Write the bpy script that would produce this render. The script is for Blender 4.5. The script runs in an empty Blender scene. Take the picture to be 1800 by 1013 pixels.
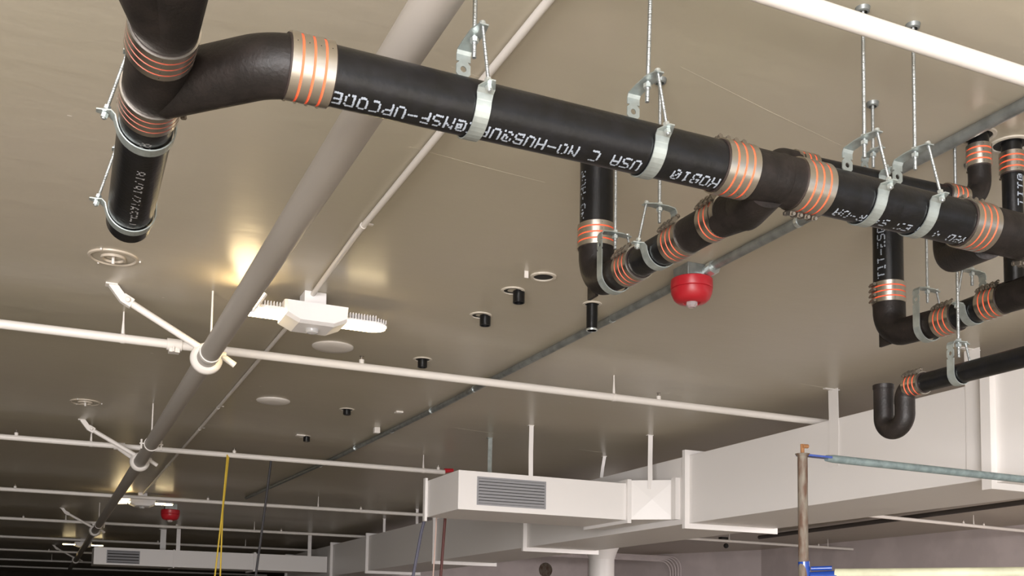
import bpy, bmesh, math, random
from mathutils import Vector, Matrix
random.seed(7)
V = Vector
PI = math.pi
Z0 = 1.6          # camera height above the floor; all heights below are given relative to the camera
H = 1.5           # ceiling above the camera
sc = bpy.context.scene
C = sc.collection

# ---------------------------------------------------------------- camera, world, lights, exposure
Xc = V((0.911, 0.049, 0.41)); Yc = V((-0.412, 0.069, 0.908)); Zc = V((0.016, -0.996, 0.083))
F = 1850.0
def _basis():
    v1 = V((60-900, 1090-950, F)).normalized(); v2 = V((5050-900, 1170-950, F))
    up = v1.cross(v2).normalized()
    if up.y > 0: up = -up
    x = v1.cross(up).normalized()
    if x.x < 0: x = -x
    return x, v1, up
bx_, by_, bz_ = _basis()            # world axes in camera coordinates (x right, y down, z forward)
right = V((bx_.x, by_.x, bz_.x)); down = V((bx_.y, by_.y, bz_.y)); fwd = V((bx_.z, by_.z, bz_.z))
cam_d = bpy.data.cameras.new('camera'); cam = bpy.data.objects.new('camera', cam_d); C.objects.link(cam)
R = Matrix((right, -down, -fwd)).transposed()
cam.matrix_world = Matrix.Translation((0, 0, Z0)) @ R.to_4x4()
cam_d.sensor_fit = 'HORIZONTAL'; cam_d.sensor_width = 36.0; cam_d.lens = 37.0
cam_d.shift_x = 0.0; cam_d.shift_y = (950-506.5)/1800
cam_d.clip_start = 0.05; cam_d.clip_end = 200
sc.camera = cam

sc.view_settings.view_transform = 'Standard'; sc.view_settings.look = 'None'
sc.view_settings.gamma = 1.0; sc.view_settings.use_curve_mapping = False
sc.view_settings.exposure = 0.0

w = bpy.data.worlds.new('world'); sc.world = w; w.use_nodes = True
bg = w.node_tree.nodes['Background']; bg.inputs[0].default_value = (0.95, 0.97, 1.0, 1); bg.inputs[1].default_value = 0.9

def area(name, loc, target, sx, sy, power, col):
    l = bpy.data.lights.new(name, 'AREA'); l.shape = 'RECTANGLE'; l.size = sx; l.size_y = sy
    l.energy = power; l.color = col
    o = bpy.data.objects.new(name, l); C.objects.link(o)
    o.location = V(loc) + V((0, 0, Z0))
    d = V(target) - V(loc); o.rotation_euler = d.to_track_quat('-Z', 'Y').to_euler()
    return o
area('daylight_opening', (-2.2, -3.2, -0.1), (3.0, 4.0, 0.3), 4.0, 2.4, 950, (1.0, 0.965, 0.97))
area('bounce_fill', (2.0, -1.0, -1.5), (2.4, 1.0, 1.5), 6.0, 5.0, 150, (1.0, 0.94, 0.88))  # added fill panel standing in for daylight bounced off the floor

area('side_bay_fill', (9.8, 2.5, 1.05), (11.4, 12.0, 0.2), 3.0, 0.7, 260, (1.0, 0.93, 0.93))  # added fill light without a seen source, brightens the right and back walls

# ---------------------------------------------------------------- materials
def mat(name, col, rough=0.5, metal=0.0, spec=0.5, bump=0.0, bscale=40, var=0.0, vscale=6, col2=None, emis=None, estr=0, coat=0.0, trans=0.0, stretch=(1, 1, 1)):
    m = bpy.data.materials.new(name); m.use_nodes = True
    nt = m.node_tree; b = nt.nodes['Principled BSDF']
    b.inputs['Base Color'].default_value = (*col, 1); b.inputs['Roughness'].default_value = rough
    b.inputs['Metallic'].default_value = metal; b.inputs['Specular IOR Level'].default_value = spec
    b.inputs['Coat Weight'].default_value = coat; b.inputs['Transmission Weight'].default_value = trans
    if emis:
        b.inputs['Emission Color'].default_value = (*emis, 1); b.inputs['Emission Strength'].default_value = estr
    if bump or var:
        tc = nt.nodes.new('ShaderNodeTexCoord'); mp = nt.nodes.new('ShaderNodeMapping'); mp.inputs['Scale'].default_value = stretch
        nt.links.new(tc.outputs['Object'], mp.inputs[0])
    if bump:
        n = nt.nodes.new('ShaderNodeTexNoise'); n.inputs['Scale'].default_value = bscale; n.inputs['Detail'].default_value = 4
        nt.links.new(mp.outputs[0], n.inputs['Vector'])
        bp = nt.nodes.new('ShaderNodeBump'); bp.inputs['Strength'].default_value = bump; bp.inputs['Distance'].default_value = 0.01
        nt.links.new(n.outputs['Fac'], bp.inputs['Height']); nt.links.new(bp.outputs[0], b.inputs['Normal'])
    if var:
        n2 = nt.nodes.new('ShaderNodeTexNoise'); n2.inputs['Scale'].default_value = vscale; n2.inputs['Detail'].default_value = 5
        nt.links.new(mp.outputs[0], n2.inputs['Vector'])
        cr = nt.nodes.new('ShaderNodeValToRGB'); cr.color_ramp.elements[0].position = 0.5-0.5*var if not col2 else 0.42
        cr.color_ramp.elements[1].position = 0.62
        c2 = col2 if col2 else tuple(c*(1-var) for c in col)
        cr.color_ramp.elements[0].color = (*c2, 1); cr.color_ramp.elements[1].color = (*col, 1)
        nt.links.new(n2.outputs['Fac'], cr.inputs[0]); nt.links.new(cr.outputs[0], b.inputs['Base Color'])
    return m
M = {}
M['pipe'] = mat('black_coated_pipe', (0.007, 0.007, 0.008), 0.31, spec=0.38, bump=0.07, bscale=90, var=0.5, vscale=30, col2=(0.005, 0.005, 0.005))
M['cast'] = mat('cast_iron_fitting', (0.017, 0.013, 0.0115), 0.48, spec=0.28, bump=0.12, bscale=120, var=0.4, vscale=18, col2=(0.010, 0.008, 0.007))
M['steel'] = mat('stainless_band', (0.58, 0.54, 0.48), 0.30, 1.0, bump=0.02, bscale=60)
M['orange'] = mat('orange_gasket', (1.0, 0.13, 0.05), 0.5)
M['rubber'] = mat('black_rubber', (0.02, 0.012, 0.01), 0.6)
M['screw'] = mat('dull_screw', (0.28, 0.25, 0.21), 0.4, 0.9)
M['zinc'] = mat('zinc_strap', (0.48, 0.53, 0.51), 0.42, 0.75, bump=0.05, bscale=60, var=0.25, vscale=25)
M['rod'] = mat('threaded_rod', (0.50, 0.53, 0.53), 0.35, 0.9, bump=0.6, bscale=400, stretch=(0.05, 0.05, 1))
M['nut'] = mat('bright_nut', (0.72, 0.78, 0.78), 0.3, 0.85)
M['galv'] = mat('galvanised_conduit', (0.30, 0.32, 0.31), 0.42, 0.6, var=0.3, vscale=20)
M['white'] = mat('white_paint', (0.70, 0.66, 0.61), 0.45, bump=0.03, bscale=50)
M['greywhite'] = mat('taupe_white_paint', (0.34, 0.31, 0.275), 0.42, bump=0.03, bscale=30)
M['duct'] = mat('painted_duct', (0.80, 0.77, 0.74), 0.42, bump=0.02, bscale=8)
M['grille'] = mat('grey_grille', (0.30, 0.30, 0.31), 0.5)
M['dark'] = mat('dark_box_and_hole_shade', (0.02, 0.018, 0.016), 0.9)  # painted shade of holes and gaps, also the dark camera box
M['red'] = mat('red_plastic', (0.46, 0.015, 0.025), 0.35)
M['lens'] = mat('clear_lens', (0.85, 0.85, 0.85), 0.08, trans=0.6)
M['lamp'] = mat('led_panel', (1, 1, 1), 0.5, emis=(1.0, 0.78, 0.42), estr=30)
M['uplamp'] = mat('led_uplight', (1, 1, 1), 0.5, emis=(1.0, 0.74, 0.38), estr=12)
M['fixture'] = mat('white_fixture', (0.82, 0.80, 0.79), 0.4)
M['ink'] = mat('white_ink', (0.26, 0.29, 0.33), 0.7)
M['ink2'] = mat('grey_ink', (0.24, 0.24, 0.24), 0.7)
M['rust'] = mat('rusty_tube', (0.11, 0.062, 0.04), 0.7, 0.2, bump=0.3, bscale=60, var=0.7, vscale=45, col2=(0.19, 0.165, 0.13), stretch=(1, 1, 0.25))
M['rustpin'] = mat('rust_pin', (0.26, 0.12, 0.045), 0.8, bump=0.3)
M['teal'] = mat('weathered_galv_ledger', (0.26, 0.33, 0.33), 0.55, 0.3, bump=0.1, bscale=90, var=0.3, vscale=30)
M['blue'] = mat('blue_paint', (0.01, 0.05, 0.28), 0.25, coat=0.5)
M['yellowpaint'] = mat('pale_yellow_paint', (0.60, 0.60, 0.42), 0.5, var=0.3, vscale=8)
M['yrope'] = mat('yellow_cord', (0.55, 0.38, 0.03), 0.6)
M['dcord'] = mat('dark_cord', (0.03, 0.028, 0.03), 0.6)
M['bcord'] = mat('blue_grey_cord', (0.10, 0.10, 0.14), 0.6)
M['pcord'] = mat('pale_cord', (0.55, 0.40, 0.34), 0.6)
M['mcord'] = mat('maroon_cord', (0.09, 0.02, 0.015), 0.6)
M['plaster'] = mat('plaster_ring', (0.55, 0.50, 0.42), 0.6, bump=0.4, bscale=60)
M['ringp'] = mat('painted_ring', (0.46, 0.40, 0.32), 0.4)
M['darkc'] = mat('dark_brown_conduit', (0.07, 0.06, 0.055), 0.5)
M['floor'] = mat('concrete_floor', (0.50, 0.46, 0.40), 0.6, var=0.3, vscale=1.5)
M['wall'] = mat('mauve_grey_wall', (0.70, 0.62, 0.61), 0.7, bump=0.05, bscale=20, var=0.1, vscale=2)
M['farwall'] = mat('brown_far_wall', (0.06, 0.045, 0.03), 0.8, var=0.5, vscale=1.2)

def ceiling_mat():
    m = bpy.data.materials.new('satin_ceiling_paint'); m.use_nodes = True; nt = m.node_tree; b = nt.nodes['Principled BSDF']
    L = nt.links.new; N = nt.nodes.new
    tc = N('ShaderNodeTexCoord')
    b.inputs['Roughness'].default_value = 0.31; b.inputs['Specular IOR Level'].default_value = 0.6
    n1 = N('ShaderNodeTexNoise'); n1.inputs['Scale'].default_value = 0.9; n1.inputs['Detail'].default_value = 3
    L(tc.outputs['Object'], n1.inputs['Vector'])
    cr = N('ShaderNodeValToRGB'); cr.color_ramp.elements[0].position = 0.3; cr.color_ramp.elements[1].position = 0.7
    cr.color_ramp.elements[0].color = (0.43, 0.39, 0.295, 1); cr.color_ramp.elements[1].color = (0.455, 0.405, 0.325, 1)
    L(n1.outputs['Fac'], cr.inputs[0])
    # small pale paint drips
    vo = N('ShaderNodeTexVoronoi'); vo.inputs['Scale'].default_value = 3.3
    mp = N('ShaderNodeMapping'); mp.inputs['Scale'].default_value = (0.8, 1.6, 1); L(tc.outputs['Object'], mp.inputs[0]); L(mp.outputs[0], vo.inputs['Vector'])
    lt = N('ShaderNodeMath'); lt.operation = 'LESS_THAN'; lt.inputs[1].default_value = 0.022; L(vo.outputs['Distance'], lt.inputs[0])
    sx = N('ShaderNodeSeparateColor'); L(vo.outputs['Color'], sx.inputs[0])
    g2 = N('ShaderNodeMath'); g2.operation = 'LESS_THAN'; g2.inputs[1].default_value = 0.45; L(sx.outputs[0], g2.inputs[0])
    mu = N('ShaderNodeMath'); mu.operation = 'MULTIPLY'; L(lt.outputs[0], mu.inputs[0]); L(g2.outputs[0], mu.inputs[1])
    mx = N('ShaderNodeMix'); mx.data_type = 'RGBA'; L(mu.outputs[0], mx.inputs[0]); L(cr.outputs[0], mx.inputs[6]); mx.inputs[7].default_value = (0.75, 0.70, 0.62, 1)
    L(mx.outputs[2], b.inputs['Base Color'])
    n2 = N('ShaderNodeTexNoise'); n2.inputs['Scale'].default_value = 2.2; n2.inputs['Detail'].default_value = 6; n2.inputs['Roughness'].default_value = 0.55
    L(mp.outputs[0], n2.inputs['Vector'])
    bp = N('ShaderNodeBump'); bp.inputs['Strength'].default_value = 0.25; bp.inputs['Distance'].default_value = 0.02; L(n2.outputs['Fac'], bp.inputs['Height']); L(bp.outputs[0], b.inputs['Normal'])
    return m
M['ceil'] = ceiling_mat()

# ---------------------------------------------------------------- mesh helpers
class MB:
    def __init__(s): s.v = []; s.f = []; s.mi = []
    def add(s, vs, fs):
        o = len(s.v); s.v += [V(p) for p in vs]; s.f += [tuple(i+o for i in f) for f in fs]; return s
    def box(s, c, size, rot=None):
        c = V(c); h = [k/2 for k in size]; vs = []
        for x in (-1, 1):
            for y in (-1, 1):
                for z in (-1, 1):
                    p = V((x*h[0], y*h[1], z*h[2]))
                    if rot: p = rot @ p
                    vs.append(c+p)
        return s.add(vs, [(0, 1, 3, 2), (4, 6, 7, 5), (0, 4, 5, 1), (2, 3, 7, 6), (0, 2, 6, 4), (1, 5, 7, 3)])
    def bb(s, x0, x1, y0, y1, z0, z1): return s.box(((x0+x1)/2, (y0+y1)/2, (z0+z1)/2), (abs(x1-x0), abs(y1-y0), abs(z1-z0)))
    def tube(s, pts, r, seg=24, caps=True, hollow=0.0):
        pts = [V(p) for p in pts]; n = len(pts); rs = (list(r)+[r[-1]]*n)[:n] if isinstance(r, (list, tuple)) else [r]*n
        tg = []
        for i in range(n):
            a = pts[max(i-1, 0)]; b = pts[min(i+1, n-1)]; tg.append((b-a).normalized())
        t = tg[0]; u = t.orthogonal().normalized(); vs = []; fs = []
        for i in range(n):
            u = (u - tg[i]*u.dot(tg[i])).normalized(); w_ = tg[i].cross(u)
            for k in range(seg):
                a = 2*PI*k/seg; vs.append(pts[i] + (u*math.cos(a) + w_*math.sin(a))*rs[i])
        for i in range(n-1):
            for k in range(seg):
                k2 = (k+1) % seg; fs.append((i*seg+k, i*seg+k2, (i+1)*seg+k2, (i+1)*seg+k))
        if hollow:
            # open ends: thin wall seen inside
            o = len(vs)
            for e, (i, sg) in enumerate(((0, 1), (n-1, -1))):
                t_ = tg[i]*sg
                for dep, rr in ((0, rs[i]-hollow), (0.06, rs[i]-hollow)):
                    for k in range(seg):
                        p = vs[i*seg+k]; d = (p-pts[i]).normalized(); vs.append(pts[i]+d*rr+t_*dep)
                b0 = o+e*2*seg
                for k in range(seg):
                    k2 = (k+1) % seg
                    fs.append((i*seg+k, i*seg+k2, b0+k2, b0+k)); fs.append((b0+k, b0+k2, b0+seg+k2, b0+seg+k))
                fs.append(tuple(range(b0+seg, b0+2*seg)))
        elif caps:
            fs.append(tuple(range(seg-1, -1, -1))); fs.append(tuple(range((n-1)*seg, n*seg)))
        return s.add(vs, fs)
    def cyl(s, a, b, r, seg=16): return s.tube([a, b], r, seg)
    def ball(s, c, r, seg=10):
        c = V(c); pts = []; rs = []
        for i in range(7):
            a = -PI/2+PI*i/6; pts.append(c+V((0, 0, r*math.sin(a)))); rs.append(max(r*math.cos(a), 1e-4))
        return s.tube(pts, rs, seg)
    def lathe(s, c, prof, seg=32, axis=V((0, 0, 1))):
        c = V(c); axis = V(axis).normalized(); u = axis.orthogonal().normalized(); w_ = axis.cross(u); vs = []; fs = []
        for (r, z) in prof:
            for k in range(seg):
                a = 2*PI*k/seg; vs.append(c+axis*z+(u*math.cos(a)+w_*math.sin(a))*r)
        for i in range(len(prof)-1):
            for k in range(seg):
                k2 = (k+1) % seg; fs.append((i*seg+k, i*seg+k2, (i+1)*seg+k2, (i+1)*seg+k))
        return s.add(vs, fs)
    def build(s, name, m, parent=None, origin=None, smooth=True, bevel=0):
        if origin is None: origin = V((0, 0, 0)) if parent is None else V(parent['_o'])
        origin = V(origin)
        me = bpy.data.meshes.new(name); me.from_pydata([p-origin for p in s.v], [], s.f)
        bm = bmesh.new(); bm.from_mesh(me); bmesh.ops.recalc_face_normals(bm, faces=bm.faces); bm.to_mesh(me); bm.free()
        if smooth:
            for p in me.polygons: p.use_smooth = True
            me.set_sharp_from_angle(angle=math.radians(38))
        me.materials.append(m); me.update()
        o = bpy.data.objects.new(name, me); C.objects.link(o)
        if parent is not None: o.parent = parent
        else: o.location = origin + V((0, 0, Z0))
        o['_o'] = list(origin)
        if bevel:
            md = o.modifiers.new('bevel', 'BEVEL'); md.width = bevel; md.segments = 2; md.limit_method = 'ANGLE'
        return o
def tag(o, label=None, cat=None, group=None, kind=None):
    if label: o['label'] = label
    if cat: o['category'] = cat
    if group: o['group'] = group
    if kind: o['kind'] = kind
    return o
def thing(name, loc, label, cat, group=None):
    o = bpy.data.objects.new(name, None); C.objects.link(o); o.empty_display_size = 0.05
    o.location = V(loc)+V((0, 0, Z0)); o['_o'] = list(V(loc)); return tag(o, label, cat, group)
def struct(o): o['kind'] = 'structure'; return o

def path(pts, rad, n=8):
    """polyline with its inner corners rounded"""
    pts = [V(p) for p in pts]; out = [pts[0]]
    for i in range(1, len(pts)-1):
        a, b, c = pts[i-1], pts[i], pts[i+1]; u = (a-b).normalized(); w_ = (c-b).normalized()
        ang = math.acos(max(-1, min(1, u.dot(w_)))); r = rad[i-1] if isinstance(rad, (list, tuple)) else rad
        t = min(r/math.tan(ang/2), (a-b).length*0.98, (c-b).length*0.98); rr = t*math.tan(ang/2)
        bis = (u+w_).normalized(); cen = b+bis*(rr/math.sin(ang/2)); p0 = b+u*t-cen; p1 = b+w_*t-cen; th = PI-ang
        for k in range(n+1):
            f = k/n; q = (p0*math.sin((1-f)*th)+p1*math.sin(f*th))/math.sin(th); out.append(cen+q)
    out.append(pts[-1]); return out

# ---------------------------------------------------------------- dot matrix lettering printed on pipes
G5 = {'A': '0111010001100011111110001100011000 1', 'B': '11110100011000111110100011000111110', 'C': '01111100001000010000100001000001111',
 'D': '11110100011000110001100011000111110', 'E': '11111100001000011110100001000011111', 'F': '11111100001000011110100001000010000',
 'H': '10001100011000111111100011000110001', 'I': '01110001000010000100001000010001110', 'L': '10000100001000010000100001000011111',
 'M': '10001110111010110101100011000110001', 'N': '10001110011010110011100011000110001', 'O': '01110100011000110001100011000101110',
 'P': '11110100011000111110100001000010000', 'Q': '01110100011000110001101011001001101', 'R': '11110100011000111110101001001010001',
 'S': '01111100001000001110000010000111110', 'T': '11111001000010000100001000010000100', 'U': '10001100011000110001100011000101110',
 'W': '10001100011000110101101011101110001', 'Y': '10001100010101000100001000010000100', '0': '01110100011001110101110011000101110',
 '1': '00100011000010000100001000010001110', '2': '01110100010000100110010001000011111', '4': '00010001100101010010111110001000010',
 '5': '11111100001111000001000011000101110', '8': '01110100011000101110100011000101110', '9': '01110100011000101111000010001001100',
 '-': '00000000000000011111000000000000000', '/': '00001000100001000100010000100010000', '@': '01110100011011110101101111000001111',
 '|': '00100001000010000100001000010000100', ' ': '0'*35}
def dots(mb, text, o, Rd, N, r, pitch, height, hollow=0.05, axis_is_read=True, fat=0.56):
    """dot letters wrapped round a cylinder of radius r whose axis passes o; reading direction Rd, outward N"""
    Rd = V(Rd).normalized(); N = V(N).normalized(); up = N.cross(Rd)
    du = pitch/6.3; dv = height/7.0
    def P(u, v):
        th = v/r; return V(o)+Rd*u+(N*math.cos(th)+up*math.sin(th))*(r+0.0005)
    for i, ch in enumerate(text):
        g = (G5.get(ch, G5[' ']) if ch != 'A' else '01110100011000111111100011000110001').ljust(35, '0')
        for row in range(7):
            for c in range(5):
                if g[row*5+c] != '1' or random.random() < hollow: continue
                u = i*pitch+c*du+random.uniform(-.12, .12)*du; v = (3-row)*dv+random.uniform(-.12, .12)*dv
                a = du*fat*random.uniform(.85, 1.15); b = dv*fat*random.uniform(.85, 1.15)
                mb.add([P(u-a, v-b*.5), P(u-a*.5, v-b), P(u+a*.5, v-b), P(u+a, v-b*.5), P(u+a, v+b*.5), P(u+a*.5, v+b), P(u-a*.5, v+b), P(u-a, v+b*.5)],
                       [(0, 1, 2, 3, 4, 5, 6, 7)])
    return mb

# ---------------------------------------------------------------- room shell
XW = 12.15
mb = MB(); mb.bb(-9, XW+.3, -7, 37, H, H+.3); struct(mb.build('ceiling', M['ceil'], smooth=False))
mb = MB(); mb.bb(-9, XW+.3, -7, 37, -1.9, -1.6); struct(mb.build('floor', M['floor'], smooth=False))
mb = MB(); mb.bb(XW, XW+.3, -7, 15.75, -1.6, H); struct(mb.build('wall_right', M['wall'], smooth=False))
mb = MB(); mb.add([(XW, 15.75, -1.6), (10.6, 19.6, -1.6), (10.9, 19.8, -1.6), (XW+.3, 15.8, -1.6), (XW, 15.75, H), (10.6, 19.6, H), (10.9, 19.8, H), (XW+.3, 15.8, H)], [(0, 1, 2, 3), (4, 5, 6, 7), (0, 1, 5, 4), (1, 2, 6, 5), (2, 3, 7, 6), (3, 0, 4, 7)]); struct(mb.build('wall_recess', M['wall'], smooth=False))
mb = MB(); mb.bb(5.9, 10.6, 19.6, 19.9, -1.6, H); struct(mb.build('wall_back', M['wall'], smooth=False))
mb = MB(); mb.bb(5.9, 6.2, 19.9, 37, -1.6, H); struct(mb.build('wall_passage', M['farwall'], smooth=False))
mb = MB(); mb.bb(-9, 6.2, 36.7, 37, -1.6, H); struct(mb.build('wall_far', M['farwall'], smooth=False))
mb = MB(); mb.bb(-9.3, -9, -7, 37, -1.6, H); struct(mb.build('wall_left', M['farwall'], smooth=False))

# ---------------------------------------------------------------- couplings
def coupling(c, ax, r, sd, label, length=0.08, bands=4, group=None):
    c = V(c); ax = V(ax).normalized(); sd = V(sd); sd = (sd-ax*sd.dot(ax)).normalized(); tn = ax.cross(sd)
    t = thing('pipe_coupling', c, label, 'pipe coupling', group or 'shielded couplings on the black drain pipes')
    L2 = length/2
    MB().tube([c-ax*(L2+.003), c+ax*(L2+.003)], r+.0022, 40).build('rubber_sleeve', M['rubber'], t)
    MB().tube([c-ax*(L2-.001), c+ax*(L2-.001)], r+.0042, 40).build('gasket', M['orange'], t)
    gap = 0.0046; bw = (length-gap*(bands-1))/bands
    for i in range(bands):
        p = c+ax*(-L2+bw/2+i*(bw+gap))
        b = MB(); b.tube([p-ax*bw*.5, p+ax*bw*.5], r+.0058, 40)
        ob = b.build('band', M['steel'], t)
        # dark dots painted as the shade in punched slots, opposite the screw side
        s_ = MB(); q = p-sd*(r+.0058)
        s_.tube([q+sd*.0006, q-sd*.0003], .0011, 6); s_.build('slot_shade', M['dark'], ob)
        k = MB(); hc = p+sd*(r+.0105)
        rot = Matrix((tn, ax, sd)).transposed()
        k.box(hc, (.017, bw*.62, .010), rot)
        k.tube([hc-tn*.017, hc+tn*.012], .0042, 8); k.tube([hc+tn*.012, hc+tn*.019], .0062, 6)
        k.build('clamp_screw', M['screw'], t)
    return t

def pipe(name, pts, r, m, label, cat, group=None, text=None, seg=36, caps=True, hollow=0):
    o0 = V(pts[0])
    if text:
        t = thing(name, o0, label, cat, group)
        MB().tube(pts, r, seg, caps, hollow).build('body', m, t)
        for tt in text:
            mb = MB(); dots(mb, **tt); mb.build('printed_marking', M['ink'], t, smooth=False)['kind'] = 'stuff'
        return t
    o = MB().tube(pts, r, seg, caps, hollow).build(name, m, origin=o0); return tag(o, label, cat, group)

YM = 1.865; ZM = 1.022; RM = 0.0545
def ang(a): a = math.radians(a); return V((0, -math.cos(a), math.sin(a)))     # outward direction round the main pipe

# main run, left to right
t = thing('wye_fitting', (.157, 2.05, 1.02), 'black wye fitting at upper left whose curved arm swings right into the main pipe', 'pipe fitting')
mb = MB(); mb.tube([(.156, 1.86, 1.02), (.158, 2.10, 1.02)], .0565, 40)
mb.tube(path([(.157, 2.065, 1.02), (.352, 1.868, 1.022), (.44, YM, ZM)], .13, 12), .0565, 40); mb.build('body', M['cast'], t)
t = thing('upper_wye_fitting', (.15, 1.6, 1.02), 'dark cast fitting with raised characters crossing the top edge of the picture', 'pipe fitting')
mb = MB(); mb.tube([(.155, 1.86, 1.02), (.15, 1.45, 1.02)], .057, 40); mb.tube([(.15, 1.80, 1.02), (.03, 1.45, 1.02)], .056, 40); mb.build('body', M['cast'], t)
mb = MB(); dots(mb, text='SH04 /', o=(.154, 1.81, 1.02), Rd=(0, -1, 0), N=V((-.25, -.45, -1)), r=.0572, pitch=.016, height=.017, hollow=.25, fat=.42); mb.build('cast_marking', M['ink2'], t, smooth=False)['kind'] = 'stuff'

pA = pipe('drain_pipe', [(.40, YM, ZM), (1.36, YM, ZM)], RM, M['pipe'], 'long black drain pipe printed with upside-down lettering, between the two leftmost striped couplings', 'pipe', None,
     text=[dict(text='FHOB10 1 USA C NO-HUB@UPC@NSF-UPCODE', o=(1.335, YM, ZM), Rd=(-1, 0, 0), N=ang(-70), r=RM, pitch=.0247, height=.029)])
wf1 = thing('wye_fitting', (1.46, YM, ZM), 'dark brown wye fitting on the main pipe above the round red alarm', 'pipe fitting')
mb = MB(); mb.tube([(1.36, YM, ZM), (1.57, YM, ZM)], .0565, 40); mb.tube([(1.475, YM, ZM), (1.49, YM, ZM), (1.495, YM, ZM)], [.0567, .058, .0567], 40)
mb.tube(path([(1.462, 1.868, 1.004), (1.488, 1.985, .998), (1.487, 2.075, 1.01)], .05, 10), [.052]*8+[.049]*5, 36); mb.build('body', M['cast'], wf1)
pipe('drain_pipe', [(1.57, YM, ZM), (2.09, YM, ZM)], RM, M['pipe'], 'black drain pipe held by two close-set strap hangers, middle of the main run', 'pipe', None,
     text=[dict(text='N8D 4 TLES S49R-DA 24', o=(2.055, YM, ZM), Rd=(-1, 0, 0), N=ang(-74), r=RM, pitch=.0235, height=.024, hollow=.3)])
wf2 = thing('wye_fitting', (2.2, YM, ZM), 'dark brown wye fitting near the right edge with a blunt elbow under it', 'pipe fitting')
mb = MB(); mb.tube([(2.09, YM, ZM), (2.30, YM, ZM)], .0565, 40)
mb.tube(path([(2.17, 1.885, 1.0), (2.285, 2.115, 1.05), (2.285, 2.115, 1.185)], .05, 10), [.044]*3+[.0445]*9, 36); mb.build('body', M['cast'], wf2)
wf3 = thing('wye_fitting', (2.4, YM, ZM), 'dark brown wye fitting cut by the right edge of the picture', 'pipe fitting')
mb = MB(); mb.tube([(2.30, YM, ZM), (2.62, YM, ZM)], .0565, 40)
mb.tube(path([(2.40, 1.88, 1.01), (2.65, 2.085, 1.02), (2.65, 2.24, 1.026)], .08, 10), .0475, 36); mb.build('body', M['cast'], wf3)
pipe('drain_pipe', [(2.62, YM, ZM), (3.3, YM, ZM)], RM, M['pipe'], 'black main drain pipe carrying on beyond the right edge', 'pipe')

MS = ang(-125)
coupling((.412, YM, ZM), (1, 0, 0), RM, ang(-160), 'bright striped coupling where the curved fitting meets the long lettered pipe')
coupling((1.36, YM, ZM), (1, 0, 0), RM, ang(100), 'striped coupling at the right end of the long lettered pipe')
coupling((1.572, YM, ZM), (1, 0, 0), RM, ang(-110), 'striped coupling just right of the wye fitting above the red alarm')
coupling((2.092, YM, ZM), (1, 0, 0), RM, ang(100), 'striped coupling right of the two close-set strap hangers')
coupling((2.305, YM, ZM), (1, 0, 0), RM, ang(-105), 'striped main-pipe coupling cut by the right edge')
coupling((.154, 1.862, 1.02), (0, 1, 0), .0555, (0, 0, 1), 'upper of the two shaded couplings on the vertical-looking pipe at upper left')
coupling((.158, 2.102, 1.02), (0, 1, 0), .0545, (1, 0, .1), 'lower of the two shaded couplings on the vertical-looking pipe at upper left')
# left pipe
t = thing('drain_pipe', (.158, 2.15, 1.02), 'short black drain pipe with an open end at left, above the ceiling ring', 'pipe')
MB().tube([(.158, 2.10, 1.02), (.171, 2.80, 1.02)], RM, 40, False, .007).build('body', M['pipe'], t)
mb = MB(); dots(mb, 'TIT-ES9|2/18/18', (.173, 2.72, 1.02), (-.02, -1, 0), (-.10, 0, -1), RM, .0262, .026, .12); dots(mb, '28', (.161, 2.225, 1.02), (-.02, -1, 0), (-.05, 0, -1), RM, .022, .026, .15)
mb.build('printed_marking', M['ink2'], t, smooth=False)['kind'] = 'stuff'

# first branch: wye -> bend -> pipe -> closet elbow -> stack
R3 = .0425
pipe('pipe_bend', [(1.487, 2.06, 1.011), (1.486, 2.24, 1.013)], .046, M['cast'], 'short dark bend between the two upper couplings of the sloping branch by the red alarm', 'pipe fitting')
pipe('branch_pipe', [(1.486, 2.24, 1.013), (1.488, 2.50, 1.02)], R3, M['pipe'], 'short black branch pipe left of the red alarm, held by a left-bolted strap', 'pipe')
t = thing('closet_elbow', (1.507, 2.75, 1.04), 'dark elbow turning up into the black stack, left of the red alarm', 'pipe fitting')
pp = path([(1.488, 2.50, 1.02), (1.507, 2.745, 1.045), (1.507, 2.75, 1.19)], .085, 10)
mb = MB(); n = len(pp); mb.tube(pp, [.045+.009*min(1, max(0, (i-1)/(n-3))) for i in range(n)], 40); mb.build('body', M['cast'], t)
MB().box((1.505, 2.765, 1.036), (.010, .05, .06)).build('foot', M['cast'], t)
pipe('stack_pipe', [(1.507, 2.75, 1.15), (1.507, 2.75, 1.52)], .0515, M['pipe'], 'vertical black stack pipe rising behind the main pipe, left of the red alarm', 'pipe', None,
     text=[dict(text='NO-HUB USA', o=(1.507, 2.75, 1.24), Rd=(0, 0, 1), N=(-.99, -.13, 0), r=.0515, pitch=.026, height=.024, hollow=.45)])
coupling((1.487, 2.085, 1.011), (0, 1, 0), .044, (-1, -.2, .9), 'topmost coupling of the sloping branch left of the red alarm', .075)
coupling((1.486, 2.255, 1.013), (0, 1, 0), .0435, (-1, -.2, .9), 'middle coupling of the sloping branch left of the red alarm', .075)
coupling((1.488, 2.50, 1.02), (0, 1, 0), .0435, (-1, -.2, .9), 'lowest coupling of the sloping branch, next to the dark elbow left of the red alarm', .075)
coupling((1.507, 2.75, 1.19), (0, 0, 1), .0525, (.2, 1, 0), 'upright striped coupling on the black stack left of the red alarm', .072)

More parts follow.
